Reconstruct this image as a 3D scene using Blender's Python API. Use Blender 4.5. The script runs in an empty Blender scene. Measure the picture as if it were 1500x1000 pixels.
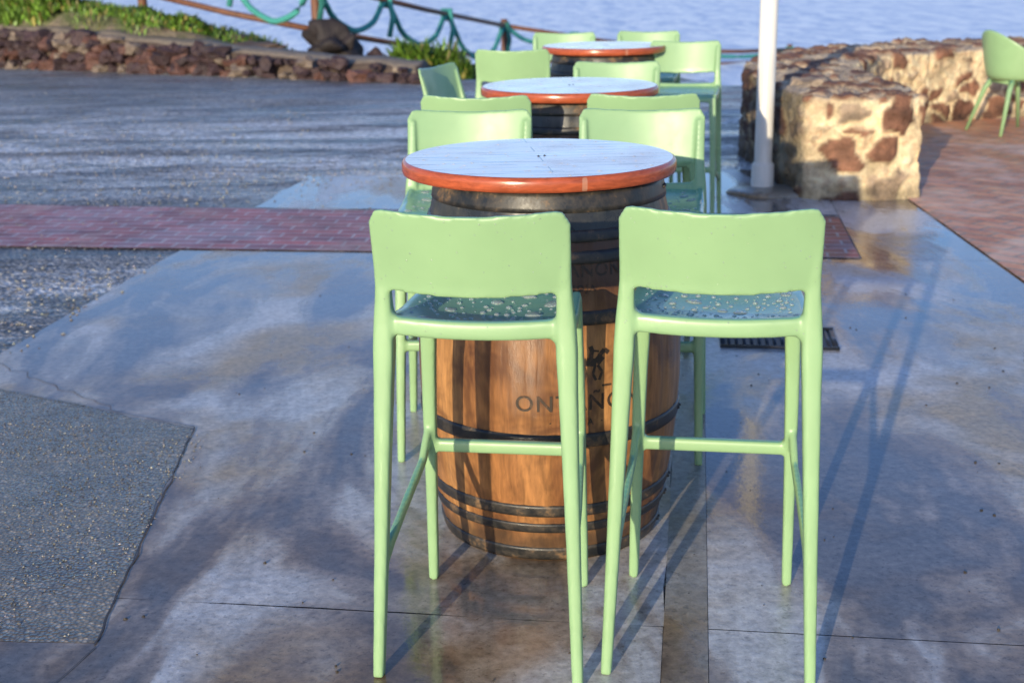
import bpy, bmesh, math, random
from mathutils import Vector, Matrix, noise
from mathutils.bvhtree import BVHTree
random.seed(7)
sc=bpy.context.scene
R=math.radians
sc.view_settings.view_transform='Standard'
sc.view_settings.look='None'
sc.view_settings.exposure=0
SUN_EL=R(11.5); SUN_AZ=R(201.5)

# ---------------------------------------------------------------- helpers
def link(o,parent=None):
    sc.collection.objects.link(o)
    if parent: o.parent=parent
    return o
def mk(name,bm,mats,parent=None,smooth=True,loc=None):
    me=bpy.data.meshes.new(name); bm.normal_update(); bm.to_mesh(me); bm.free()
    for m in (mats if isinstance(mats,(list,tuple)) else [mats]): me.materials.append(m)
    if smooth:
        for p in me.polygons: p.use_smooth=True
    o=bpy.data.objects.new(name,me); link(o,parent)
    if loc: o.location=loc
    return o
def empty(name,loc=(0,0,0),rz=0):
    o=bpy.data.objects.new(name,None); o.location=loc; o.rotation_euler=(0,0,rz); o.empty_display_size=.1
    return link(o)
def loft(bm,rings,cap=True,mi=0):
    vs=[[bm.verts.new(p) for p in r] for r in rings]
    n=len(vs[0])
    for a,b in zip(vs[:-1],vs[1:]):
        for i in range(n):
            f=bm.faces.new((a[i],a[(i+1)%n],b[(i+1)%n],b[i])); f.material_index=mi
    if cap:
        f=bm.faces.new(vs[0][::-1]); f.material_index=mi
        f=bm.faces.new(vs[-1]); f.material_index=mi
def beam(bm,pts,sizes,n=8,p=4.0,mi=0):
    """sweep a rounded-rectangle section along pts ; sizes=(w,d) per point"""
    pts=[Vector(q) for q in pts]; rings=[]
    for i,q in enumerate(pts):
        t=(pts[min(i+1,len(pts)-1)]-pts[max(i-1,0)]).normalized()
        ref=Vector((1,0,0)) if abs(t.x)<.7 else Vector((0,0,1))
        a=(ref-t*ref.dot(t)).normalized(); b=t.cross(a)
        w,d=sizes[i] if isinstance(sizes,list) else sizes
        ring=[]
        for k in range(n*2):
            th=2*math.pi*k/(n*2); c,s=math.cos(th),math.sin(th)
            e=2.0/p
            ring.append(q+a*(math.copysign(abs(c)**e,c)*w/2)+b*(math.copysign(abs(s)**e,s)*d/2))
        rings.append(ring)
    loft(bm,rings,mi=mi)
def tube(bm,pts,r,n=8,mi=0):
    beam(bm,pts,[(2*(r[i] if isinstance(r,list) else r),)*2 for i in range(len(pts))],n=n//2,p=2,mi=mi)
def evalmesh(o):
    dg=bpy.context.evaluated_depsgraph_get()
    return bpy.data.meshes.new_from_object(o.evaluated_get(dg))
def rock(bm,c,s,rot,seed,sub=2,col=None,layer=None,rough=.3,mi=0):
    r=bmesh.ops.create_icosphere(bm,subdivisions=sub,radius=1)
    M=Matrix.Rotation(rot,3,'Z')@Matrix.Rotation(seed*1.7,3,'X')
    for v in r['verts']:
        p=v.co.copy()
        k=1+rough*noise.noise(p*1.3+Vector((seed*3.1,seed,0)))+rough*.5*noise.noise(p*3+Vector((seed,0,seed*2)))
        p=Vector((max(-.8,min(.8,p.x)),max(-.8,min(.8,p.y)),max(-.75,min(.75,p.z))))*k
        p=M@p
        v.co=Vector((p.x*s[0],p.y*s[1],p.z*s[2]))+Vector(c)
    if layer is not None:
        fs=set(f for v in r['verts'] for f in v.link_faces)
        for f in fs:
            f.material_index=mi
            for l in f.loops: l[layer]=col
# ---------------------------------------------------------------- materials
class MB:
    def __init__(s,name):
        s.m=bpy.data.materials.new(name); s.m.use_nodes=True; s.nt=s.m.node_tree
        s.b=s.nt.nodes['Principled BSDF']
    def n(s,t,**k):
        nd=s.nt.nodes.new(t)
        for a,v in k.items(): setattr(nd,a,v)
        return nd
    def l(s,a,b): s.nt.links.new(a,b)
    def pos(s,world=True,scale=(1,1,1),rot=(0,0,0),loc=(0,0,0)):
        src=s.n('ShaderNodeNewGeometry').outputs['Position'] if world else s.n('ShaderNodeTexCoord').outputs['Object']
        mp=s.n('ShaderNodeMapping'); mp.inputs['Scale'].default_value=scale; mp.inputs['Rotation'].default_value=rot
        mp.inputs['Location'].default_value=loc
        s.l(src,mp.inputs['Vector']); return mp.outputs[0]
    def noise(s,vec,scale,detail=3,rough=.55,dist=0):
        nd=s.n('ShaderNodeTexNoise'); nd.inputs['Scale'].default_value=scale; nd.inputs['Detail'].default_value=min(detail,4)
        nd.inputs['Roughness'].default_value=rough; nd.inputs['Distortion'].default_value=dist
        s.l(vec,nd.inputs['Vector']); return nd.outputs['Fac']
    def ramp(s,fac,stops):
        nd=s.n('ShaderNodeValToRGB'); cr=nd.color_ramp
        while len(cr.elements)<len(stops): cr.elements.new(.5)
        for e,(p,c) in zip(cr.elements,stops):
            e.position=p; e.color=(c,c,c,1) if not isinstance(c,(tuple,list)) else (*c,1)
        s.l(fac,nd.inputs[0]); return nd.outputs[0]
    def mix(s,fac,a,b,mode='MIX'):
        nd=s.n('ShaderNodeMix',data_type='RGBA',blend_type=mode)
        for i,x in ((0,fac),(6,a),(7,b)):
            if hasattr(x,'links'): s.l(x,nd.inputs[i])
            elif i==0: nd.inputs[0].default_value=x
            else: nd.inputs[i].default_value=(*x,1)
        return nd.outputs[2]
    def math(s,op,a,b=0):
        nd=s.n('ShaderNodeMath',operation=op)
        for i,x in enumerate((a,b)):
            if hasattr(x,'links'): s.l(x,nd.inputs[i])
            else: nd.inputs[i].default_value=x
        return nd.outputs[0]
    def bump(s,h,strength=.3,dist=.01,prev=None):
        nd=s.n('ShaderNodeBump'); nd.inputs['Distance'].default_value=dist
        if hasattr(strength,'links'): s.l(strength,nd.inputs['Strength'])
        else: nd.inputs['Strength'].default_value=strength
        s.l(h,nd.inputs['Height'])
        if prev: s.l(prev,nd.inputs['Normal'])
        return nd.outputs[0]
    def out(s,col=None,rough=None,normal=None,**k):
        if col is not None:
            if hasattr(col,'links'): s.l(col,s.b.inputs['Base Color'])
            else: s.b.inputs['Base Color'].default_value=(*col,1)
        if rough is not None:
            if hasattr(rough,'links'): s.l(rough,s.b.inputs['Roughness'])
            else: s.b.inputs['Roughness'].default_value=rough
        if normal: s.l(normal,s.b.inputs['Normal'])
        for a,v in k.items(): s.b.inputs[a.replace('_',' ')].default_value=v
        return s.m

def m_concrete(name,dry=(.54,.54,.55),brown=(.40,.30,.18),wet=(.15,.145,.145),seed=0):
    b=MB(name); P=b.pos(loc=(seed,seed*2,0)); Ps=b.pos(scale=(1.5,.55,1),rot=(0,0,R(22)),loc=(seed+1.3,0.4,0))
    wn=b.noise(Ps,1.35,4,.62,.6)
    w=b.ramp(wn,[(.44,0),(.49,.35),(.53,.75),(.63,1)])          # 1 = drier, 0 = standing film of water
    rim=b.ramp(wn,[(.42,0),(.475,1),(.50,1),(.56,0)])
    br=b.ramp(b.noise(P,.8,4,.65,.4),[(.45,0),(.60,1)])
    fine=b.noise(P,38,4,.75); mid=b.noise(P,6,4,.65)
    d=b.mix(br,dry,brown); wt=b.mix(br,wet,(.16,.105,.055))
    c=b.mix(w,wt,d); c=b.mix(b.math('MULTIPLY',rim,.35),c,(.28,.18,.09))
    c=b.mix(.45,c,b.ramp(mid,[(.3,.33),(.7,.67)]),'OVERLAY')
    c=b.mix(.75,c,b.ramp(fine,[(.3,.26),(.7,.74)]),'OVERLAY')
    pit=b.ramp(b.noise(P,75,2,.5),[(.30,.45),(.38,1)]); c=b.mix(.6,c,pit,'MULTIPLY')
    r=b.math('ADD',b.math('MULTIPLY',w,.30),b.math('ADD',-.05,b.math('MULTIPLY',mid,.24)))
    nb=b.bump(fine,b.math('ADD',.06,b.math('MULTIPLY',w,.26)),.005)
    nb=b.bump(mid,b.math('ADD',.05,b.math('MULTIPLY',w,.14)),.012,nb)
    return b.out(c,r,nb)
CONC=m_concrete('wet_concrete')
CONC2=m_concrete('dark_concrete',(.30,.29,.27),(.25,.20,.13),(.12,.11,.10),5)

def m_agg(name,lo,hi,scale,seed,rlo,rhi,bs=.6,glints=False,dk=.6,gap=.5,b2=.5):
    b=MB(name); P=b.pos(loc=(seed,0,0))
    v=b.n('ShaderNodeTexVoronoi'); v.inputs['Scale'].default_value=scale; b.l(P,v.inputs['Vector'])
    sep=b.n('ShaderNodeSeparateColor'); b.l(v.outputs['Color'],sep.inputs[0])
    stone=b.ramp(sep.outputs[0],[(0,lo),(.75,hi),(.97,tuple(min(1,x*1.7) for x in hi))])
    c=b.mix(b.ramp(v.outputs['Distance'],[(.3,0),(.8,1)]),stone,tuple(x*gap for x in lo))
    Pb=b.pos(scale=(.6,1.3,1),rot=(0,0,R(8)),loc=(seed,0,0)); big=b.ramp(b.noise(Pb,1.0,4,.62,.4),[(.42,0),(.58,1)])
    c=b.mix(big,b.mix(1,c,(dk,dk,dk*1.03),'MULTIPLY'),c)
    c=b.mix(.6,c,b.ramp(b.noise(P,4,4,.65),[(.3,.3),(.7,.7)]),'OVERLAY')
    r=b.math('ADD',rlo,b.math('MULTIPLY',big,rhi-rlo))
    if glints: # wet gravel band, its sky glints painted in as pale colour
        q=b.ramp(b.noise(b.pos(scale=(.35,1.5,1),rot=(0,0,R(6)),loc=(4,3,0)),1.3,4,.75,.3),[(.42,0),(.56,1)])
        sx=b.n('ShaderNodeSeparateXYZ'); b.l(b.pos(rot=(0,0,R(4))),sx.inputs[0])
        band=b.ramp(b.math('MULTIPLY',sx.outputs[1],.05),[(.40,0),(.47,1),(.58,1),(.74,.2)])
        band2=b.ramp(b.math('MULTIPLY',sx.outputs[1],.05),[(.24,0),(.265,1),(.30,1),(.34,0)])
        k=b.math('MULTIPLY',q,b.math('MAXIMUM',band,band2))
        spk=b.ramp(b.noise(P,16,4,.75),[(.43,.15),(.56,1)])
        k=b.math('MULTIPLY',k,spk)
        c=b.mix(k,c,(.84,.85,.88)); r=b.math('SUBTRACT',r,b.math('MULTIPLY',k,.25))
    nb=b.bump(v.outputs['Distance'],bs,.012); nb=b.bump(b.noise(P,9,4,.7),b2,.03,nb)
    return b.out(c,r,nb)
ASPH=m_agg('wet_asphalt',(.14,.14,.145),(.31,.31,.315),42,3,.28,.65,.9,True,.6)
AGG=m_agg('exposed_aggregate',(.20,.17,.125),(.42,.345,.25),95,9,.08,.45,.22,False,.5,.8,.12)

def m_brick(name,c1,c2,mort,rot,rr,bw=.205,bh=.102,pale=(.50,.40,.40),pl=.35,ms=.008):
    b=MB(name); P=b.pos(rot=(0,0,rot))
    t=b.n('ShaderNodeTexBrick'); b.l(P,t.inputs['Vector'])
    for k,v in (('Color1',(*c1,1)),('Color2',(*c2,1)),('Mortar',(*mort,1)),('Scale',1),('Mortar Size',ms),('Mortar Smooth',.3),('Bias',0),('Brick Width',bw),('Row Height',bh)): t.inputs[k].default_value=v
    n1=b.noise(P,1.3,4,.6,.3); n2=b.noise(P,50,3,.6); n3=b.noise(P,5,4,.6)
    c=b.mix(.8,t.outputs['Color'],b.ramp(n3,[(.3,.3),(.7,.7)]),'OVERLAY')
    c=b.mix(.5,c,b.ramp(n2,[(.3,.3),(.7,.75)]),'OVERLAY')
    c=b.mix(b.math('MULTIPLY',b.ramp(n1,[(.50,0),(.60,1)]),b.math('MULTIPLY',n3,pl*2)),c,pale)
    r=b.math('ADD',rr[0],b.math('MULTIPLY',b.ramp(n1,[(.4,0),(.6,1)]),rr[1]-rr[0]))
    nb=b.bump(b.math('SUBTRACT',1,t.outputs['Fac']),.8,.008); nb=b.bump(n2,.35,.004,nb); nb=b.bump(n3,.3,.015,nb)
    return b.out(c,r,nb)
BR1=m_brick('brick_red_paving',(.40,.09,.08),(.22,.05,.055),(.44,.36,.36),R(7.7),(.34,.62),pl=.5)
BR2=m_brick('brick_orange_paving',(.74,.33,.16),(.50,.20,.095),(.34,.25,.18),R(50),(.45,.72),bw=.24,bh=.12,pale=(.85,.72,.64),ms=.011)

b=MB('sea_water'); P=b.pos(scale=(.7,.25,1)); P2=b.pos(scale=(.8,.22,1),rot=(0,0,R(12)))
n1=b.noise(P,1.1,4,.65,.5); n2=b.noise(P2,1.6,4,.7,.3)
nb=b.bump(n1,.6,.30); nb=b.bump(n2,.6,.15,nb)
c=b.mix(b.ramp(n2,[(.38,0),(.58,1)]),(.50,.56,.72),(.96,.96,.96))
SEA=b.out(c,.4,nb)

b=MB('bank_soil'); P=b.pos()
c=b.mix(b.ramp(b.noise(P,2.2,4,.6),[(.4,0),(.6,1)]),(.18,.14,.095),(.09,.11,.035))
c=b.mix(.6,c,b.ramp(b.noise(P,25,4,.6),[(.3,.25),(.7,.75)]),'OVERLAY')
SOIL=b.out(c,.85,b.bump(b.noise(P,12,4,.6),.8,.05))

b=MB('green_plastic'); P=b.pos(world=False)
n=b.noise(P,6,3,.6); c=b.mix(.16,(.265,.43,.215),b.ramp(n,[(.3,.35),(.7,.65)]),'OVERLAY')
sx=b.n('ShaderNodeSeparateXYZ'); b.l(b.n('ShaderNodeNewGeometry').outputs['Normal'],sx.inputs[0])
up=b.ramp(sx.outputs[2],[(.75,0),(.93,1)])     # level surfaces hold a water film, plus a painted sky tint
film_sky=b.math('MULTIPLY',up,b.ramp(b.noise(P,9,3,.6),[(.40,1),(.6,.7)]))
c=b.mix(b.math('MULTIPLY',film_sky,.7),c,(.10,.33,.30))  # teal of shade and reflected sky painted into the upward faces
r=b.math('SUBTRACT',b.ramp(b.noise(P,14,3,.6),[(.3,.30),(.7,.44)]),b.math('MULTIPLY',film_sky,.16))
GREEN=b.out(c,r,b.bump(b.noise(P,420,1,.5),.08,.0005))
b=MB('water_drop'); DROP=b.out((1,1,1),.03); b.b.inputs['Transmission Weight'].default_value=.8; b.b.inputs['IOR'].default_value=1.33

b=MB('barrel_wood'); P=b.pos(world=False,scale=(1,1,.12)); Pw=b.pos(world=False)
at=b.n('ShaderNodeAttribute',attribute_name='tone')
g=b.noise(P,60,4,.65,.4); st=b.noise(Pw,4,4,.7,.6)
c=b.mix(at.outputs['Fac'],(.25,.10,.032),(.42,.205,.07))
c=b.mix(.75,c,b.ramp(g,[(.3,.22),(.7,.74)]),'OVERLAY')
c=b.mix(b.ramp(st,[(.46,0),(.64,.88)]),c,(.085,.034,.016))
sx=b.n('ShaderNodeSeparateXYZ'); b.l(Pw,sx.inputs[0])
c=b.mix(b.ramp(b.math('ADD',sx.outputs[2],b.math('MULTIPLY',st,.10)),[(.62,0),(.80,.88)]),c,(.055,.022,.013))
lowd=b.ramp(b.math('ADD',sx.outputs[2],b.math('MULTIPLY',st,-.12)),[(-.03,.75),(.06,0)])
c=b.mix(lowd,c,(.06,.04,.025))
BW=b.out(c,b.ramp(st,[(.3,.5),(.7,.28)]),b.bump(g,.4,.003))
b=MB('blackened_wood'); Pw=b.pos(world=False)
n=b.noise(Pw,14,4,.7); c=b.ramp(n,[(.35,(.018,.019,.02)),(.6,(.045,.045,.042)),(.72,(.12,.10,.07))])
BLK=b.out(c,b.ramp(n,[(.3,.2),(.7,.5)]),b.bump(n,.3,.003))
b=MB('hoop_iron'); Pw=b.pos(world=False)
n=b.noise(Pw,13,4,.75); c=b.ramp(n,[(.4,(.016,.017,.018)),(.56,(.05,.042,.034)),(.68,(.20,.12,.06))])
HOOP=b.out(c,b.ramp(n,[(.3,.28),(.7,.6)]),b.bump(n,.4,.003))
b=MB('lettering_ink'); P=b.pos(world=False); INK=b.out(b.ramp(b.noise(P,70,3,.7),[(.5,(.03,.018,.010)),(.75,(.13,.06,.025))]),.55)

b=MB('tabletop_planks'); P=b.pos(world=False,rot=(0,0,R(-6)))
t=b.n('ShaderNodeTexBrick'); b.l(P,t.inputs['Vector'])
for k,v in (('Color1',(.95,.82,.72,1)),('Color2',(.85,.70,.61,1)),('Mortar',(.14,.06,.04,1)),('Scale',1),('Mortar Size',.0018),('Mortar Smooth',.2),('Bias',0),('Brick Width',4),('Row Height',.088)): t.inputs[k].default_value=v
Pg=b.pos(world=False,rot=(0,0,R(-6)),scale=(1,9,1)); g=b.noise(Pg,5,4,.65,.5)
c=b.mix(.4,t.outputs['Color'],b.ramp(g,[(.3,.38),(.7,.70)]),'OVERLAY')
cr=b.ramp(b.noise(b.pos(world=False,rot=(0,0,R(-6)),scale=(1.2,16,1),loc=(3,1,0)),3.2,3,.5,.2),[(.61,0),(.63,1)])
c=b.mix(b.math('MULTIPLY',cr,.7),c,(.2,.10,.08))
c=b.mix(b.ramp(b.noise(P,5,3,.6),[(.54,0),(.72,.5)]),c,(.62,.36,.26))
nb=b.bump(b.math('SUBTRACT',1,t.outputs['Fac']),.5,.003); nb=b.bump(g,.12,.002,nb)
TOP=b.out(c,b.ramp(b.noise(P,6,3,.6),[(.3,.12),(.7,.32)]),nb)
TOP.node_tree.nodes['Principled BSDF'].inputs['Coat Weight'].default_value=.5
TOP.node_tree.nodes['Principled BSDF'].inputs['Coat Roughness'].default_value=.12
b=MB('tabletop_rim'); P=b.pos(world=False,scale=(1,1,5)); g=b.noise(P,22,4,.65,.4)
c=b.mix(.6,(.40,.085,.032),b.ramp(g,[(.3,.22),(.7,.75)]),'OVERLAY')
vv=b.ramp(b.noise(b.pos(world=False,scale=(1,1,.01),loc=(2,0,0)),26,1,.4),[(.70,0),(.715,1)]); c=b.mix(b.math('MULTIPLY',vv,.45),c,(.55,.33,.22))
RIM=b.out(c,.25,b.bump(g,.2,.002))

def m_attr(name,rough,bs=.6,scale=30,dist=.01):
    b=MB(name); P=b.pos(world=False)
    at=b.n('ShaderNodeAttribute',attribute_name='Col')
    g=b.noise(P,scale,4,.65); g2=b.noise(P,scale*.2,4,.6)
    c=b.mix(.65,at.outputs['Color'],b.ramp(g,[(.3,.25),(.7,.75)]),'OVERLAY')
    c=b.mix(.5,c,b.ramp(g2,[(.3,.3),(.7,.7)]),'OVERLAY')
    return b.out(c,rough,b.bump(g,bs,dist))
STONE=m_attr('mortared_stone',.8,1,24,.02)
ROCK=m_attr('volcanic_rock',.7,.8,18,.02)
LEAF=m_attr('leaf_green',.5,.1,10,.002)
b=MB('white_paint'); P=b.pos(world=False,scale=(1,1,.2)); n=b.noise(P,9,4,.6)
WHITE=b.out(b.ramp(n,[(.35,(.66,.64,.58)),(.65,(.82,.80,.74))]),.4,b.bump(n,.05,.002))
b=MB('brown_timber'); P=b.pos(world=False,scale=(1,1,.3)); n=b.noise(P,20,4,.6)
TIMB=b.out(b.ramp(n,[(.3,(.10,.045,.025)),(.7,(.22,.09,.045))]),.6,b.bump(n,.4,.005))
b=MB('teal_rope'); P=b.pos(world=False); w=b.n('ShaderNodeTexWave'); w.inputs['Scale'].default_value=14; w.inputs['Distortion'].default_value=2; b.l(P,w.inputs['Vector'])
ROPE=b.out(b.mix(w.outputs['Fac'],(.03,.24,.22),(.09,.45,.38)),.8,b.bump(w.outputs['Fac'],.8,.01))
b=MB('grate_iron'); GR=b.out((.05,.055,.065),.35,None,Metallic=.6)

# ---------------------------------------------------------------- ground & sea
def sm(t): t=max(0,min(1,t)); return t*t*(3-2*t)
def edgeY(x):
    if x<-1.25: return 16.75+(-1.25-x)*.542
    if x<1.5: return 16.75+(x+1.25)*.35
    return 17.7-sm((x-1.5)/2)*3.0
def hgt(x,y):
    d=y-edgeY(x)
    if d<=0: return 0
    bk=.85*sm((-1.0-x)/6.5)
    h=bk*sm(d/.7)-.13*max(0,d-1.4*sm((-1-x)/2)) 
    h+=.10*noise.noise(Vector((x*.8,y*.8,0)))*sm(d)
    return max(h,-3.5)
xs=[-2500,-400,-120,-50,-30,-20]+[-15+i*.3 for i in range(101)]+[16,17,20,30,50,120,400,2500]
ys=[-2500,-400,-100,-30,-8,0,4,8,12]+[14+i*.25 for i in range(100)]+[40,45,52]
bm=bmesh.new(); g=[[bm.verts.new((x,y,hgt(x,y))) for x in xs] for y in ys]
for j in range(len(ys)-1):
    for i in range(len(xs)-1):
        f=bm.faces.new((g[j][i],g[j][i+1],g[j+1][i+1],g[j+1][i]))
        cx=(xs[i]+xs[i+1])/2; cy=(ys[j]+ys[j+1])/2
        f.material_index=1 if cy>edgeY(cx)+.1 else 0
mk('ground',bm,[ASPH,SOIL])
bm=bmesh.new(); S=6000
vs=[bm.verts.new(p) for p in ((-S,18,-1.2),(S,18,-1.2),(S,S,-1.2),(-S,S,-1.2))]; bm.faces.new(vs); mk('sea',bm,SEA)

def sheet(name,polys,z,mat):
    bm=bmesh.new()
    for poly in polys:
        bm.faces.new([bm.verts.new((x,y,z)) for x,y in poly])
    return mk(name,bm,mat,smooth=False)
ay=R(7.9)
def L(u,v): # paving frame, rotated 7.9 deg from the viewing axis
    return (u*math.cos(ay)+v*math.sin(ay), -u*math.sin(ay)+v*math.cos(ay))
def ragged(pts,amp,step=.12,seed=0):
    out=[]
    for i,(a,c) in enumerate(zip(pts,pts[1:]+pts[:1])):
        A=Vector(a);B=Vector(c); n=max(1,int((B-A).length/step)) if (B-A).length<14 else 1
        for k in range(n):
            p=A.lerp(B,k/n); o=amp*noise.noise(Vector((p.x*3.1+seed,p.y*3.1,0)))+amp*.6*noise.noise(Vector((p.x*11,p.y*11,seed)))
            d=(B-A).normalized(); p=p+Vector((-d.y,d.x))*o; out.append((p.x,p.y))
    return out
def slab(u0,u1,v0,v1,j=.0018):
    return [L(u0+j,v0+j),L(u1-j,v0+j),L(u1-j,v1-j),L(u0+j,v1-j)]
polys=[slab(-4,-.04,-3,2.78),slab(.06,6,-3,2.78)]
polys+=[ragged(slab(-2.72,-.04,2.78,6.70),.012,.10),slab(.06,6,2.78,6.72)]
polys+=[slab(.86,3.2,6.72,9.6),slab(-.9,.86,7.9,9.6),ragged(slab(-2.72,-.9,7.9,9.15),.03)]
sheet('concrete_pavement',polys,.004,CONC)
sheet('drain_channel_strip',[[L(-.0405,-3),L(.0605,-3),L(.0605,6.6),L(-.0405,6.6)]],.0055,CONC2)
sheet('brick_paving_band',[[L(-9,6.62),L(.85,6.72),L(.85,7.80),L(-9,7.98)]],.009,BR1)
sheet('brick_terrace',[[(2.36,5.2),(12,4.0),(12,14.5),(2.75,14.5)]],.011,BR2)
pts=[(-.965,2.72),(-.99,3.1),(-1.03,3.6),(-1.065,4.15),(-1.35,4.30),(-1.6,4.45),(-1.9,4.62),(-2.6,4.9),(-3.6,5.1),(-3.6,2.9),(-2,2.78)]
sheet('aggregate_patch',[ragged(pts,.014,.05,3)],.0050,AGG)
bm=bmesh.new()
def strip(bm,pts,w,z):
    P_=[Vector(p) for p in pts]; Ls=[]
    for i,p in enumerate(P_):
        d=(P_[min(i+1,len(P_)-1)]-P_[max(i-1,0)]).normalized(); n=Vector((-d.y,d.x))*w*(.5+.7*abs(noise.noise(Vector((p.x*9,p.y*9,0)))))
        Ls.append((bm.verts.new((p.x+n.x,p.y+n.y,z)),bm.verts.new((p.x-n.x,p.y-n.y,z))))
    for a,c in zip(Ls[:-1],Ls[1:]): bm.faces.new((a[0],a[1],c[1],c[0]))
def wline(a,c,amp,seed):
    A=Vector(a);B=Vector(c); return [tuple(A.lerp(B,k/40)+Vector((amp*noise.noise(Vector((k*.35,seed,0))),amp*noise.noise(Vector((k*.35,seed,5)))))) for k in range(41)]
strip(bm,wline((-2.1,5.02),(-1.35,4.33),.03,2),.002,.0065)
strip(bm,wline((-.962,2.71),(-1.062,4.16),.010,5),.0035,.0068)
strip(bm,wline((-1.062,4.165),(-2.0,4.67),.010,9),.0028,.0068)
strip(bm,wline((-.955,2.70),(-1.40,1.0),.008,4),.002,.0065)
b=MB('joint_dark'); mk('joint_lines',bm,b.out((.06,.048,.04),.5),smooth=False)
# loose gravel
bm=bmesh.new()
lay=bm.loops.layers.float_color.new('Col')
def pebble(x,y,r,c,z0=.0055):
    vs=[bm.verts.new((x+r*math.cos(a)*random.uniform(.7,1.2),y+r*math.sin(a)*random.uniform(.7,1.2),z0)) for a in [k*math.pi*2/5 for k in range(5)]]
    t=bm.verts.new((x+random.uniform(-.3,.3)*r,y+random.uniform(-.3,.3)*r,z0+r*random.uniform(.5,.9)))
    for k in range(5):
        f=bm.faces.new((vs[k],vs[(k+1)%5],t))
        for l in f.loops: l[lay]=c
for i in range(9500):
    k=random.random(); s=random.uniform(.10,.46)
    c=(s,s*random.uniform(.85,1),s*random.uniform(.65,.9),1)
    if k<.45:
        x=random.uniform(-2.5,-1.0); y=random.uniform(2.75,4.25); r=random.uniform(.0015,.0042)
        if noise.noise(Vector((x*2.2,y*2.2,1)))<-.08: continue
    elif k<.8: x=random.uniform(-8,-1.8); y=random.gauss(10,2.5); r=random.uniform(.005,.013)
    elif k<.9: x=random.uniform(-1.8,.8)-.6; y=random.gauss(9.5,.5); r=random.uniform(.004,.01)
    elif k<.985: x=random.uniform(-4.2,-1.9); y=random.gauss(5.9,.4); r=random.uniform(.004,.011)
    else:
        x=random.uniform(-1,2); y=random.uniform(2.4,6); r=random.uniform(.002,.006); c=(.05,.04,.03,1)
    pebble(x,y,r,c)
mk('loose_gravel',bm,ROCK,smooth=False)

# drain grate
ga=empty('drain_grate',(1.07,5.12,.006),-ay)
bm=bmesh.new()
for y in (-.14,.14): beam(bm,[(-.23,y,.002),(.23,y,.002)],(.02,.012))
for x in (-.22,.22): beam(bm,[(x,-.13,.002),(x,.13,.002)],(.02,.012))
for i in range(14): x=-.195+i*.03; beam(bm,[(x,-.13,.001),(x,.13,.001)],(.012,.010))
mk('bars',bm,GR,ga)
bm=bmesh.new(); bm.faces.new([bm.verts.new(p) for p in ((-.21,-.13,.0),(.21,-.13,.0),(.21,.13,.0),(-.21,.13,.0))])
b=MB('grate_void'); mk('pit',bm,b.out((.012,.013,.018),.5),ga,smooth=False)

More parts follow.
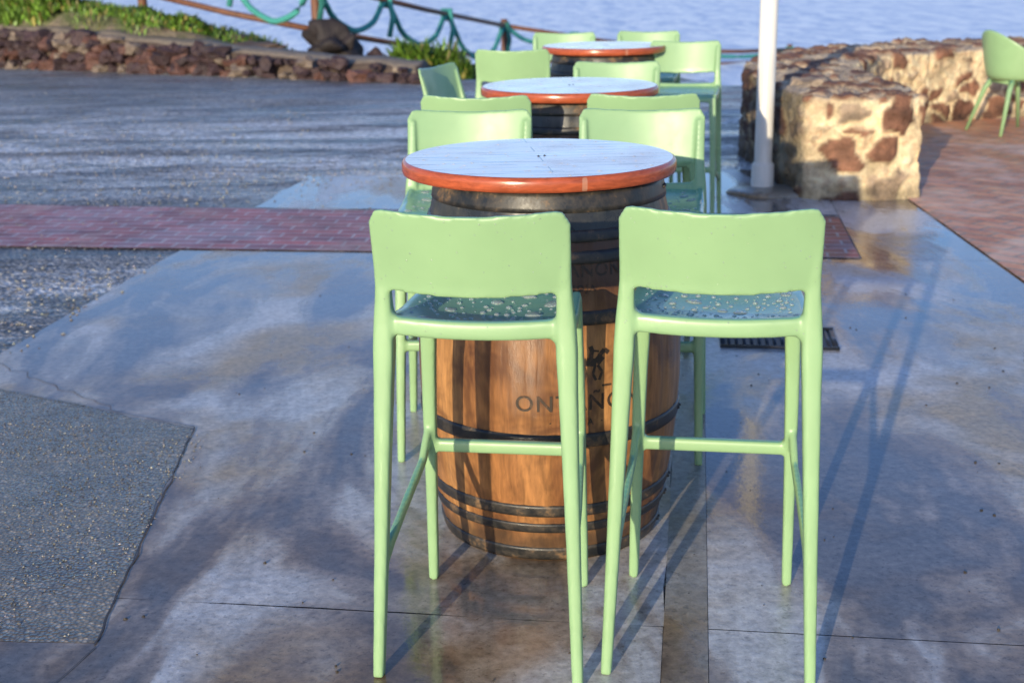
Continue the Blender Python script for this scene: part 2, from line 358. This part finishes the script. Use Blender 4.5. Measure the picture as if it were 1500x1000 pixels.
# ---------------------------------------------------------------- bar stool (moulded, one surface)
def build_stool():
    bm=bmesh.new()
    def ip(pts,z):
        for (z0,y0),(z1,y1) in zip(pts[:-1],pts[1:]):
            if z<=z1: return y0+(y1-y0)*(z-z0)/(z1-z0)
        return pts[-1][1]
    yb=lambda z: ip([(0,0),(.3,.03),(.76,.062),(.86,.050),(1.02,.012)],z)
    xb=lambda z: ip([(0,.216),(.76,.187),(.86,.184),(1.02,.182)],z)
    for s in (-1,1):
        zs=[-.004,.1,.3,.5,.65,.72,.78,.82,.86,.92,.985]
        wd=[(.024,.032),(.026,.034),(.030,.038),(.035,.042),(.040,.046),(.044,.05),(.041,.046),(.035,.036),(.031,.029),(.025,.022),(.016,.016)]
        beam(bm,[(s*xb(z),yb(z),z) for z in zs],wd,p=5)
        beam(bm,[(s*.188,.478,-.004),(s*.183,.462,.25),(s*.176,.438,.55),(s*.168,.415,.745)],[(.024,.027),(.028,.032),(.034,.036),(.040,.040)],p=5)
        beam(bm,[(s*.203,.024,.255),(s*.201,.10,.272),(s*.196,.24,.305),(s*.188,.38,.342),(s*.183,.446,.395)],[(.020,.044),(.017,.028),(.017,.027),(.017,.029),(.020,.046)])
        beam(bm,[(s*.187,.06,.757),(s*.186,.24,.742),(s*.176,.41,.742)],[(.024,.046),(.022,.036),(.024,.038)])
        beam(bm,[(s*.190,.06,.685),(s*.184,.06,.750),(s*.145,.062,.770)],[(.03,.036),(.040,.036),(.02,.03)])
        beam(bm,[(s*.188,.055,.83),(s*.182,.055,.792),(s*.155,.06,.775)],[(.030,.03),(.034,.03),(.02,.024)])
    beam(bm,[(-.186,.452,.362),(0,.452,.362),(.186,.452,.362)],[(.033,.026)]*3)
    n=10; pts=[];sz=[]
    for i in range(n+1):
        x=-.186+.372*i/n; k=(x/.186)**2
        pts.append((x,.058-.012*(1-k),.768+.008*k-.002)); sz.append((.040,.028))
    beam(bm,pts,sz)
    NX,NY=16,16
    def seat(u,v,top):
        hw=.187-.012*v; x=u*hw; y=.050+.385*v
        z=.773-.020*math.sin(math.pi*min(v*1.1,1))*(1-u*u*.8)-.012*v
        if v>.85: z-=.025*((v-.85)/.15)**2
        if not top: z-=.018
        return (x,y,z)
    def closed(fn,NX,NY):
        T=[[bm.verts.new(fn(-1+2*i/NX,j/NY,True)) for i in range(NX+1)] for j in range(NY+1)]
        B=[[bm.verts.new(fn(-1+2*i/NX,j/NY,False)) for i in range(NX+1)] for j in range(NY+1)]
        for j in range(NY):
            for i in range(NX):
                bm.faces.new((T[j][i],T[j][i+1],T[j+1][i+1],T[j+1][i])); bm.faces.new((B[j][i],B[j+1][i],B[j+1][i+1],B[j][i+1]))
        for j in range(NY):
            bm.faces.new((T[j][0],T[j+1][0],B[j+1][0],B[j][0])); bm.faces.new((T[j][NX],B[j][NX],B[j+1][NX],T[j+1][NX]))
        for i in range(NX):
            bm.faces.new((T[0][i],B[0][i],B[0][i+1],T[0][i+1])); bm.faces.new((T[NY][i],T[NY][i+1],B[NY][i+1],B[NY][i]))
    closed(seat,NX,NY)
    def bk(u,v,front):
        au=abs(u)
        zt=1.024-.013*(1-u*u)
        if au>.86: zt-=.030*((au-.86)/.14)**2.4
        zb=.840+.014*u**2
        if au>.80: zb-=.045*((au-.80)/.20)**2
        z=zb+(zt-zb)*v
        x=u*(.200-.001*(1-v))
        y=yb(z)-.032*(1-u*u)+(.0065 if front else -.0065)
        return (x,y,z)
    closed(bk,28,14)
    bmesh.ops.recalc_face_normals(bm,faces=bm.faces)
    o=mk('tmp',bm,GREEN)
    m=o.modifiers.new('r','REMESH'); m.mode='VOXEL'; m.voxel_size=.0046; m.use_smooth_shade=True
    s=o.modifiers.new('s','SMOOTH'); s.factor=.5; s.iterations=4
    me=evalmesh(o); me.name='stool_mesh'
    if not me.materials: me.materials.append(GREEN)
    for p in me.polygons: p.use_smooth=True
    bpy.data.objects.remove(o)
    return me
STOOL=build_stool()
bvh=BVHTree.FromPolygons([v.co for v in STOOL.vertices],[p.vertices[:] for p in STOOL.polygons])
def drops(seed,nseat,nback):
    rnd=random.Random(seed); bm=bmesh.new(); placed=[]
    def add(p,n,r,fl):
        q=n.to_track_quat('Z','Y').to_matrix()
        rr=bmesh.ops.create_icosphere(bm,subdivisions=2 if r>.003 else 1,radius=1)
        sx=rnd.uniform(.8,1.4); a=rnd.random()*6
        for v in rr['verts']:
            c=v.co.copy(); k=1+(.4 if r>.008 else .15)*noise.noise(c*1.5+Vector((a,seed,a*3)))
            w=Matrix.Rotation(a,3,'Z')@Vector((c.x*sx*k,c.y*k,c.z*fl))
            v.co=p+q@(w*r)
    for i in range(nseat):
        x=rnd.uniform(-.165,.165); y=rnd.uniform(.08,.41)
        r=rnd.choice([.0022,.003,.004,.005,.006,.007]) if i>12 else rnd.uniform(.010,.020)
        if any((x-a)**2+(y-c)**2<(1.6*(r+q))**2 for a,c,q in placed): continue
        h=bvh.ray_cast(Vector((x,y,.84)),Vector((0,0,-1)))
        if h[0] is None: continue
        placed.append((x,y,r)); add(h[0],h[1],r,.6 if r<.008 else .24)
    for i in range(nback):
        x=rnd.uniform(-.19,.19); z=rnd.uniform(.76,1.01)
        h=bvh.ray_cast(Vector((x,-.4,z)),Vector((0,1,0)))
        if h[0] is None or h[0].y>.2: continue
        add(h[0],h[1],rnd.choice([.0009,.0012,.0018]),.45)
    return bm
def stool(x,y,face,drop=0,seed=1):
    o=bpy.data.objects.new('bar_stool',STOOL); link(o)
    rz=-R(face); off=Matrix.Rotation(rz,3,'Z')@Vector((0,.24,0))
    o.rotation_euler=(0,0,rz); o.location=(x-off.x,y-off.y,.008)
    if drop: mk('water_droplets',drops(seed,drop,drop//5),DROP,o)
    return o
def rear(x,y,face,**k):
    off=Matrix.Rotation(-R(face),3,'Z')@Vector((0,.24,0)); return stool(x+off.x,y+off.y,face,**k)
rear(-.084,2.53,8,drop=560,seed=3)
rear(.408,2.525,9,drop=560,seed=8)
rear(-.125,4.29,184,drop=90,seed=5)
rear(.425,4.26,186,drop=90,seed=6)
rear(-.12,4.74,8)
rear(.475,4.72,6)
rear(-.33,6.10,112)
rear(.50,6.2,187)
rear(.02,7.1,8)
rear(1.00,7.62,190)
rear(.36,8.62,186)
rear(.90,8.66,190)

# ---------------------------------------------------------------- barrel tables
HB=.955
def rb(z): return .288+.060*(1-((z-HB/2)/(HB/2))**2)
def barrel_table(x,y,rot,tx=0,ty=0,seed=0,text=True):
    e=empty('barrel_table',(x,y,.006),rot)
    rnd=random.Random(seed)
    bm=bmesh.new(); lay=bm.verts.layers.float.new('tone')
    NS,K=26,6; NZ=40
    tones=[rnd.random() for _ in range(NS)]
    rings=[]
    for j in range(NZ+1):
        z=HB*j/NZ; ring=[]
        for s in range(NS):
            for k in range(K):
                a=2*math.pi*(s+k/K)/NS; r=rb(z)-(.0025 if k==0 else 0)
                v=bm.verts.new((r*math.sin(a),-r*math.cos(a),z)); v[lay]=tones[s]; ring.append(v)
        rings.append(ring)
    n=NS*K
    for j in range(NZ):
        for i in range(n):
            f=bm.faces.new((rings[j][i],rings[j][(i+1)%n],rings[j+1][(i+1)%n],rings[j+1][i]))
            f.material_index=1 if HB*(j+.5)/NZ>.83 else 0
    bm.faces.new(rings[-1]); bm.faces.new(rings[0][::-1])
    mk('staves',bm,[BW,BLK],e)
    bm=bmesh.new()
    for z,w in ((.022,.036),(.100,.026),(.150,.032),(.345,.036),(.655,.034),(.800,.030),(.85,.028),(.93,.05)):
        prof=[]
        for zz,off in ((z-w/2,-.002),(z-w/2,.0035),(z-w/4,.0048),(z+w/4,.0048),(z+w/2,.0035),(z+w/2,-.002)):
            prof.append((rb(zz)+off,zz))
        rr=[[bm.verts.new((r*math.sin(a),-r*math.cos(a),zz)) for r,zz in prof] for a in [2*math.pi*i/96 for i in range(96)]]
        for i in range(96):
            A,B=rr[i],rr[(i+1)%96]
            for k in range(5): bm.faces.new((A[k],B[k],B[k+1],A[k+1]))
        for q in (.3,.36):
            c=Vector(((rb(z)+.005)*math.sin(q+seed),-(rb(z)+.005)*math.cos(q+seed),z)); bmesh.ops.create_icosphere(bm,subdivisions=1,radius=.006,matrix=Matrix.Translation(c))
    mk('hoops',bm,HOOP,e)
    bm=bmesh.new(); rt=.354
    prof=[(rt-.012,0),(rt-.003,.003),(rt,.010),(rt,.028),(rt-.003,.035),(rt-.010,.038)]
    N=128
    rr=[[bm.verts.new((r*math.cos(a),r*math.sin(a),zz)) for r,zz in prof] for a in [2*math.pi*i/N for i in range(N)]]
    for i in range(N):
        A,B=rr[i],rr[(i+1)%N]
        for k in range(5):
            f=bm.faces.new((A[k],B[k],B[k+1],A[k+1])); f.material_index=1
    bm.faces.new([r[-1] for r in rr]); f=bm.faces.new([r[0] for r in rr][::-1]); f.material_index=1
    t=mk('tabletop',bm,[TOP,RIM],e,loc=(tx,ty,HB+.002)); t.rotation_euler=(0,0,-rot)
    for p in t.data.polygons:
        if len(p.vertices)>4: p.use_smooth=False
    bm=bmesh.new(); 
    for dx,dy in ((0,0),(.016,.007)):
        tube(bm,[(dx,dy,.036),(dx,dy,.0388),(dx+.0005,dy,.0394)],[.004,.004,.0025])
    mk('bolts',bm,GR,t)
    bm=bmesh.new(); rn=random.Random(seed+50)
    for i in range(80):
        a=rn.random()*6.283; q=.33*math.sqrt(rn.random()); s=rn.uniform(.0015,.0045)
        r0=bmesh.ops.create_icosphere(bm,subdivisions=1,radius=s)
        for v in r0['verts']: v.co=Vector((v.co.x*1.3,v.co.y,v.co.z*.4))+Vector((q*math.cos(a),q*math.sin(a),.038))
    mk('water_droplets',bm,DROP,t)
    if text:
        for s,size,a0,z0,sp in (('ONTAÑON',.058,.19,.425,1.12),('· RIOJA ·',.024,.16,.386,1.5),('ONTAÑON',.044,.16,.755,1.1),('RIOJA',.022,.2,.72,1.4)):
            cu=bpy.data.curves.new('t','FONT'); cu.body=s; cu.size=size; cu.align_x='CENTER'; cu.space_character=sp; cu.resolution_u=4; cu.offset=.0006
            to=bpy.data.objects.new('t',cu); sc.collection.objects.link(to); bpy.context.view_layer.update()
            me=evalmesh(to); bpy.data.objects.remove(to)
            for v in me.vertices:
                zz=z0+v.co.y; r=rb(zz)+.0012; a=a0+v.co.x/r
                v.co=(r*math.sin(a),-r*math.cos(a),zz)
            me.materials.clear(); me.materials.append(INK)
            o=bpy.data.objects.new('lettering',me); link(o,e)
        bm=bmesh.new()
        def strk(pts,w):
            for (x0,y0),(x1,y1) in zip(pts[:-1],pts[1:]):
                d=Vector((x1-x0,y1-y0)); nrm=Vector((-d.y,d.x)).normalized()*w/2; vs=[]
                for qx,qy in ((x0+nrm.x,y0+nrm.y),(x0-nrm.x,y0-nrm.y),(x1-nrm.x,y1-nrm.y),(x1+nrm.x,y1+nrm.y)):
                    zz=.53+qy; r=rb(zz)+.0014; a=.26+qx/r; vs.append(bm.verts.new((r*math.sin(a),-r*math.cos(a),zz)))
                bm.faces.new(vs)
        strk([(-.03,.012),(-.01,.018),(.015,.014),(.03,.03)],.02)
        strk([(.022,.03),(.036,.045),(.047,.036)],.011)
        strk([(-.028,.01),(-.038,-.012),(-.028,-.03)],.008); strk([(-.018,.008),(-.012,-.015),(-.022,-.032)],.007)
        strk([(.018,.008),(.03,-.01),(.022,-.03)],.007); strk([(.012,.008),(.006,-.014),(.014,-.03)],.007)
        strk([(0,.02),(.004,.045),(.0,.056)],.011); strk([(.004,.045),(.022,.042)],.005)
        strk([(-.032,.014),(-.048,.02),(-.052,.0)],.006)
        strk([(-.055,-.045),(-.03,-.045)],.005); strk([(.03,-.045),(.055,-.045)],.005)
        mk('emblem',bm,INK,e,smooth=False)
    return e
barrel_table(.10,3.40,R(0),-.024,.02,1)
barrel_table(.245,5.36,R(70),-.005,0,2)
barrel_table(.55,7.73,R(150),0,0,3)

# ---------------------------------------------------------------- right stone wall
def stone_wall(name,foot,h,vox,scale,seed):
    bm=bmesh.new()
    lo=[bm.verts.new((x,y,-.05)) for x,y in foot]; hi=[bm.verts.new((x,y,h)) for x,y in foot]
    n=len(foot)
    for i in range(n): bm.faces.new((lo[i],lo[(i+1)%n],hi[(i+1)%n],hi[i]))
    bm.faces.new(hi); bm.faces.new(lo[::-1]); bmesh.ops.recalc_face_normals(bm,faces=bm.faces)
    bmesh.ops.triangulate(bm,faces=[f for f in bm.faces if len(f.verts)>4])
    o=mk('tmp',bm,STONE)
    m=o.modifiers.new('r','REMESH'); m.mode='VOXEL'; m.voxel_size=vox
    s=o.modifiers.new('s','SMOOTH'); s.iterations=2
    me=evalmesh(o); bpy.data.objects.remove(o)
    if not me.materials: me.materials.append(STONE)
    col=me.color_attributes.new('Col','FLOAT_COLOR','POINT')
    nrm=[v.normal.copy() for v in me.vertices]
    for i,v in enumerate(me.vertices):
        p=v.co.copy()
        w=p+.10*Vector((noise.noise(p*5),noise.noise(p*5+Vector((9,0,0))),noise.noise(p*5+Vector((0,9,0)))))
        q=Vector((w.x*scale+seed,w.y*scale,w.z*scale*1.35))
        d,c=noise.voronoi(q)
        e=d[1]-d[0]; hsh=(math.sin(c[0].x*12.9+c[0].y*78.2+c[0].z*37.7)*43758.5)%1
        stone=sm((e-.09)/.08)*(1 if hsh>.25 else 0)
        f=noise.fractal(p*3,1,2,4)
        v.co=p+nrm[i]*(stone*(.010+.020*hsh)+.022*f+.018*noise.noise(p*14)+.012*noise.noise(p*32))
        t=(hsh*7.3)%1
        sc_=Vector((.15+.13*t,.068+.07*t,.040+.042*t)) if t<.8 else Vector((.34,.25,.17))
        sc_=sc_*(1+.7*noise.noise(p*13))
        mo=Vector((.66,.53,.33))*(1+.35*f+.3*noise.noise(p*9)); top=max(0,nrm[i].z)
        mo=mo.lerp(Vector((.36,.26,.19)),top*.6)
        c3=mo.lerp(sc_,stone)
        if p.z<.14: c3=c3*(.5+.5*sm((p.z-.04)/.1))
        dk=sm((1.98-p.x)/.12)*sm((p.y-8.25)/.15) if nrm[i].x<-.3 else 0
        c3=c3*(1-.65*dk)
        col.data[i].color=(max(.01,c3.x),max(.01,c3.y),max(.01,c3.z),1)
    for p in me.polygons: p.use_smooth=True
    o=bpy.data.objects.new(name,me); link(o); return o
foot=[(1.84,8.25),(2.20,8.17),(2.56,8.22),(2.60,9.3),(2.74,10.7),(3.2,11.6),(4.2,12.15),(6,12.5),(9,12.6),
      (9,13.5),(6,13.5),(4.4,13.35),(3.4,13.05),(2.55,12.35),(1.98,11.2),(1.80,10.2),(1.79,9.2)]
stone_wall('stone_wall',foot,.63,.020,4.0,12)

# ---------------------------------------------------------------- left volcanic rock wall
e=empty('rock_retaining_wall')
bm=bmesh.new(); lay=bm.loops.layers.float_color.new('Col')
rnd=random.Random(4)
def wl(t):
    x=-1.15-t*12; return x,16.62+(-1.25-x)*.542
for row in range(4):
    for i in range(74):
        t=(i+.5*(row%2)+rnd.uniform(-.4,.4))/74
        H=.16+.36*sm(t*1.8); z=row*.135+.05+rnd.uniform(-.03,.03)
        if z>H+.02: continue
        x,y=wl(t); s=rnd.uniform(.07,.16)
        k=rnd.random()
        c=(.035+.03*k,.020+.014*k,.022+.014*k,1) if k<.66 else ((.10,.045,.034,1) if k<.88 else (.17,.13,.10,1))
        rock(bm,(x,y+.05*row+rnd.uniform(-.05,.03),z),(s*rnd.uniform(.9,1.5),s,s*rnd.uniform(.6,.95)),rnd.uniform(-.6,.6),rnd.random()*50,2,c,lay,.7)
mk('rocks',bm,ROCK,e,smooth=False)
bm=bmesh.new(); lay=bm.loops.layers.float_color.new('Col')
rings=[]
for i in range(161):
    t=i/160; x,y=wl(t); H=.16+.36*sm(t*1.8); j=.05*noise.noise(Vector((x*2,0,0)))
    rings.append([(x,y+.08,-.05),(x,y+.16+j,H*.7),(x,y+.22+j,H+.03+j),(x+.1,y+.62+j,H+.09+j),(x+.15,y+.85,H-.02),(x+.15,y+.9,-.3)])
loft(bm,rings)
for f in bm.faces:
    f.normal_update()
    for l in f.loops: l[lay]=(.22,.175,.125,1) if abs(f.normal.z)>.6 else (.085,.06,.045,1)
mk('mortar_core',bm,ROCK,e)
def boulder(x,y,z,s,c,seed,name='boulder'):
    bm=bmesh.new(); lay=bm.loops.layers.float_color.new('Col')
    rock(bm,(0,0,0),s,seed,seed,4,(*c,1),lay,.6); return mk(name,bm,ROCK,loc=(x,y,z))
boulder(-2.55,20.0,.22,(.44,.35,.34),(.022,.016,.016),3.3)
boulder(-2.0,19.6,.0,(.30,.3,.22),(.04,.022,.02),5.1)
boulder(-4.4,19.9,.36,(.60,.4,.16),(.13,.09,.065),7.7)
boulder(-3.5,19.2,.25,(.40,.3,.12),(.11,.075,.055),9.2)
boulder(-1.7,18.2,.0,(.4,.3,.12),(.06,.04,.03),2.2)
boulder(-.3,18.6,-.1,(.5,.3,.16),(.05,.036,.03),6.2)

# ---------------------------------------------------------------- vegetation
def plant(name,pts,n,hmin,hmax,w,seed,spread=.12,lush=1.0):
    rnd=random.Random(seed); bm=bmesh.new(); lay=bm.loops.layers.float_color.new('Col')
    for i in range(n):
        cx,cy,cr=pts[rnd.randrange(len(pts))]
        a=rnd.random()*6.283; q=cr*math.sqrt(rnd.random()); x=cx+q*math.cos(a); y=cy+q*math.sin(a)
        z=hgt(x,y)-.02; h=rnd.uniform(hmin,hmax)*(1-.5*(q/cr)**2)
        th=rnd.random()*6.283; lean=rnd.uniform(.1,.9)*spread*6
        d=Vector((math.cos(th),math.sin(th),0)); s=Vector((-d.y,d.x,0))*w*rnd.uniform(.6,1.3)
        b0=Vector((x,y,z+h*rnd.uniform(0,.5)*lush)); m=b0+d*h*lean*.35+Vector((0,0,h*.6)); t=b0+d*h*lean+Vector((0,0,h*.9))
        vs=[bm.verts.new(b0-s*.4),bm.verts.new(b0+s*.4),bm.verts.new(m+s),bm.verts.new(m-s),bm.verts.new(t)]
        g=rnd.uniform(.5,1.6); c=(.10*g,.19*g,.022*g,1) if rnd.random()<.85 else (.21*g,.19*g,.05*g,1)
        for f in (bm.faces.new(vs[:4]),bm.faces.new((vs[3],vs[2],vs[4]))):
            for l in f.loops: l[lay]=c
    return mk(name,bm,LEAF,smooth=False)
rg=random.Random(11); pts=[]
for i in range(80):
    x=rg.uniform(-10,-3.6); y=edgeY(x)+rg.uniform(.7,2.6); pts.append((x,y,rg.uniform(.2,.5)))
plant('grass',pts,15000,.05,.18,.012,1)
plant('shrub',[(-1.15,17.9,.32),(-.80,18.0,.32),(-1.35,17.9,.24)],3400,.20,.52,.026,5,.12)
plant('shrub',[(-7.6,20.9,.5),(-6.9,20.7,.4)],2600,.15,.4,.03,6,.15)
plant('shrub',[(-4.6,19.6,.35),(-5.3,20.1,.4)],2000,.1,.22,.025,8,.15)

# ---------------------------------------------------------------- rope fence
e=empty('rope_fence')
P=[(-8.6,21.6,1.75,1.2),(-5.6,21.0,1.72,1.04),(-2.85,20.3,1.15,.47),(-.07,28.5,.09,-.59),(4.35,33,-.80,-1.14),(7.5,36,-1.0,-1.25)]
bm=bmesh.new()
for x,y,t,l in P: tube(bm,[(x,y,l-1.2),(x,y,l),(x,y,t+.13)],[.075,.072,.068])
for a,c in zip(P[:-1],P[1:]):
    for k in (2,3):
        A=Vector((a[0],a[1]-.06,a[k])); B=Vector((c[0],c[1]-.06,c[k])); M=(A+B)/2; M.z-=.03
        tube(bm,[A-(B-A)*.02,M,B+(B-A)*.02],.046)
mk('timber_frame',bm,TIMB,e)
bm=bmesh.new()
def sag(A,B,s,n=14,r=.048):
    A=Vector(A);B=Vector(B); pts=[]
    for i in range(n+1):
        t=i/n; p=A.lerp(B,t); p.z-=s*4*t*(1-t); p.y-=.08; p.x+=.02*math.sin(i*1.3); pts.append(p)
    tube(bm,pts,r)
def onr(a,c,t,k=2): 
    A=Vector((a[0],a[1],a[k])); return A.lerp(Vector((c[0],c[1],c[k])),t)
for a,c,ss in ((P[0],P[1],.5),(P[1],P[2],.65),(P[2],P[3],.75),(P[3],P[4],.35),(P[4],P[5],.2)):
    cuts=[0,.30,.62,1] if a is P[2] else ([0,.35,.7,1] if a is P[3] else ([0,.5,1] if a is P[1] else [0,1]))
    for t0,t1 in zip(cuts[:-1],cuts[1:]):
        sag(onr(a,c,t0),onr(a,c,t1),ss*(.8+.4*((t0*7.3)%1)))
    for t in cuts:
        p=onr(a,c,t)
        for k in range(3):
            q=p+Vector(((k-1)*.07,-.05,-.03)); tube(bm,[q+Vector((0,.03,.09)),q+Vector((0,-.03,0)),q+Vector((0,.03,-.10))],.042)
        q=p+Vector((.06,-.09,0)); tube(bm,[q,q+Vector((.05,0,-.3)),q+Vector((-.02,0,-.62))],.045)
mk('rope',bm,ROPE,e)

# ---------------------------------------------------------------- white pole
bm=bmesh.new()
rings=[]
for z,r in ((0,.082),(.02,.082),(.025,.074),(.17,.072),(.18,.062),(.19,.057),(2.5,.056),(5.5,.054)):
    rings.append([(r*math.cos(a),r*math.sin(a),z) for a in [2*math.pi*i/40 for i in range(40)]])
loft(bm,rings)
o=mk('metal_pole',bm,WHITE,loc=(1.655,8.62,.0))
for p in o.data.polygons: p.use_smooth=abs(p.normal.z)<.5
bm=bmesh.new(); rings=[]
for z,r in ((0,.30),(.02,.285),(.028,.25)):
    rings.append([(r*math.cos(a)*(1+.05*math.sin(3*a)),r*math.sin(a)*.7,z) for a in [2*math.pi*i/30 for i in range(30)]])
loft(bm,rings); mk('concrete_footing',bm,CONC2,loc=(1.70,8.48,.002))

# ---------------------------------------------------------------- terrace armchair
def armchair(x,y,face):
    e=empty('terrace_armchair',(x,y,.011),-R(face))
    bm=bmesh.new(); N=36; M=10
    T=[];
    for i in range(N+1):
        u=-1+2*i/N; a=u*R(118); T.append([])
        top=.46+.39*(1-sm(abs(u)*1.15))+.19*sm(abs(u)*1.15)*(1-sm((abs(u)-.8)/.2)*.9)
        for j in range(M+1):
            v=j/M; z=.44+(top-.44)*v; r=.215+.055*v**.6+.03*v*(1-abs(u))
            T[-1].append(bm.verts.new((r*math.sin(a)*1.02,-r*math.cos(a)*.95,z)))
    for i in range(N):
        for j in range(M): bm.faces.new((T[i][j],T[i+1][j],T[i+1][j+1],T[i][j+1]))
    c=[bm.verts.new((0,0,.425))]
    ring=[T[i][0] for i in range(N+1)]+[bm.verts.new((.215*math.sin(a)*1.02,-.215*math.cos(a)*.95,.44)) for a in [R(118)+R(124)*k/8 for k in range(1,8)]]
    for i in range(len(ring)): bm.faces.new((ring[i],ring[(i+1)%len(ring)],c[0]))
    bmesh.ops.recalc_face_normals(bm,faces=bm.faces)
    o=mk('shell',bm,GREEN,e); s=o.modifiers.new('s','SOLIDIFY'); s.thickness=.014; s.offset=0
    s=o.modifiers.new('b','SUBSURF'); s.levels=1; s.render_levels=1
    bm=bmesh.new()
    for sx in (-1,1):
        for sy,yy in ((-1,-.26),(1,.25)):
            beam(bm,[(sx*.14,sy*.12,.435),(sx*.17,sy*.16,.36),(sx*.245,yy,0)],[(.05,.04),(.038,.034),(.022,.022)])
    beam(bm,[(-.16,-.12,.42),(.16,-.12,.42)],(.03,.04)); beam(bm,[(-.16,.12,.42),(.16,.12,.42)],(.03,.04))
    mk('legs',bm,GREEN,e)
armchair(4.24,11.25,75)

# ---------------------------------------------------------------- light, sky, camera
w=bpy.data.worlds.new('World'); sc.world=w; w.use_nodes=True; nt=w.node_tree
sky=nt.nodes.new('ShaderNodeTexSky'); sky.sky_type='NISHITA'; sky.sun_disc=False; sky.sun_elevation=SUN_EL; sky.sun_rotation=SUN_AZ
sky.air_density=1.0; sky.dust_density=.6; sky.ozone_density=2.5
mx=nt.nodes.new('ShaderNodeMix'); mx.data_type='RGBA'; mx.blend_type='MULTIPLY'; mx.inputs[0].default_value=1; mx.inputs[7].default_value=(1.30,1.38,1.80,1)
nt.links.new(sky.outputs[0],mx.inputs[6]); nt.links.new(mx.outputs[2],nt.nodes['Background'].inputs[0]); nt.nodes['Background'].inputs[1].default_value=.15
ld=bpy.data.lights.new('sun','SUN'); ld.energy=5; ld.angle=R(.5); ld.color=(1,.85,.60)
lo=bpy.data.objects.new('sun',ld); link(lo)
d=Vector((-math.sin(SUN_AZ)*math.cos(SUN_EL),-math.cos(SUN_AZ)*math.cos(SUN_EL),-math.sin(SUN_EL)))
lo.rotation_euler=d.to_track_quat('-Z','Y').to_euler(); lo.location=(-3,-8,5)
cd=bpy.data.cameras.new('camera'); cd.lens=46.56; cd.sensor_width=36; cd.clip_end=9000; cd.clip_start=.05
cd.dof.use_dof=True; cd.dof.focus_distance=2.85; cd.dof.aperture_fstop=5
co=bpy.data.objects.new('camera',cd); link(co)
co.matrix_world=Matrix.Translation((0,0,1.5))@Matrix.Rotation(R(90-16.24),4,'X')@Matrix.Rotation(R(-.8),4,'Z')
sc.camera=co
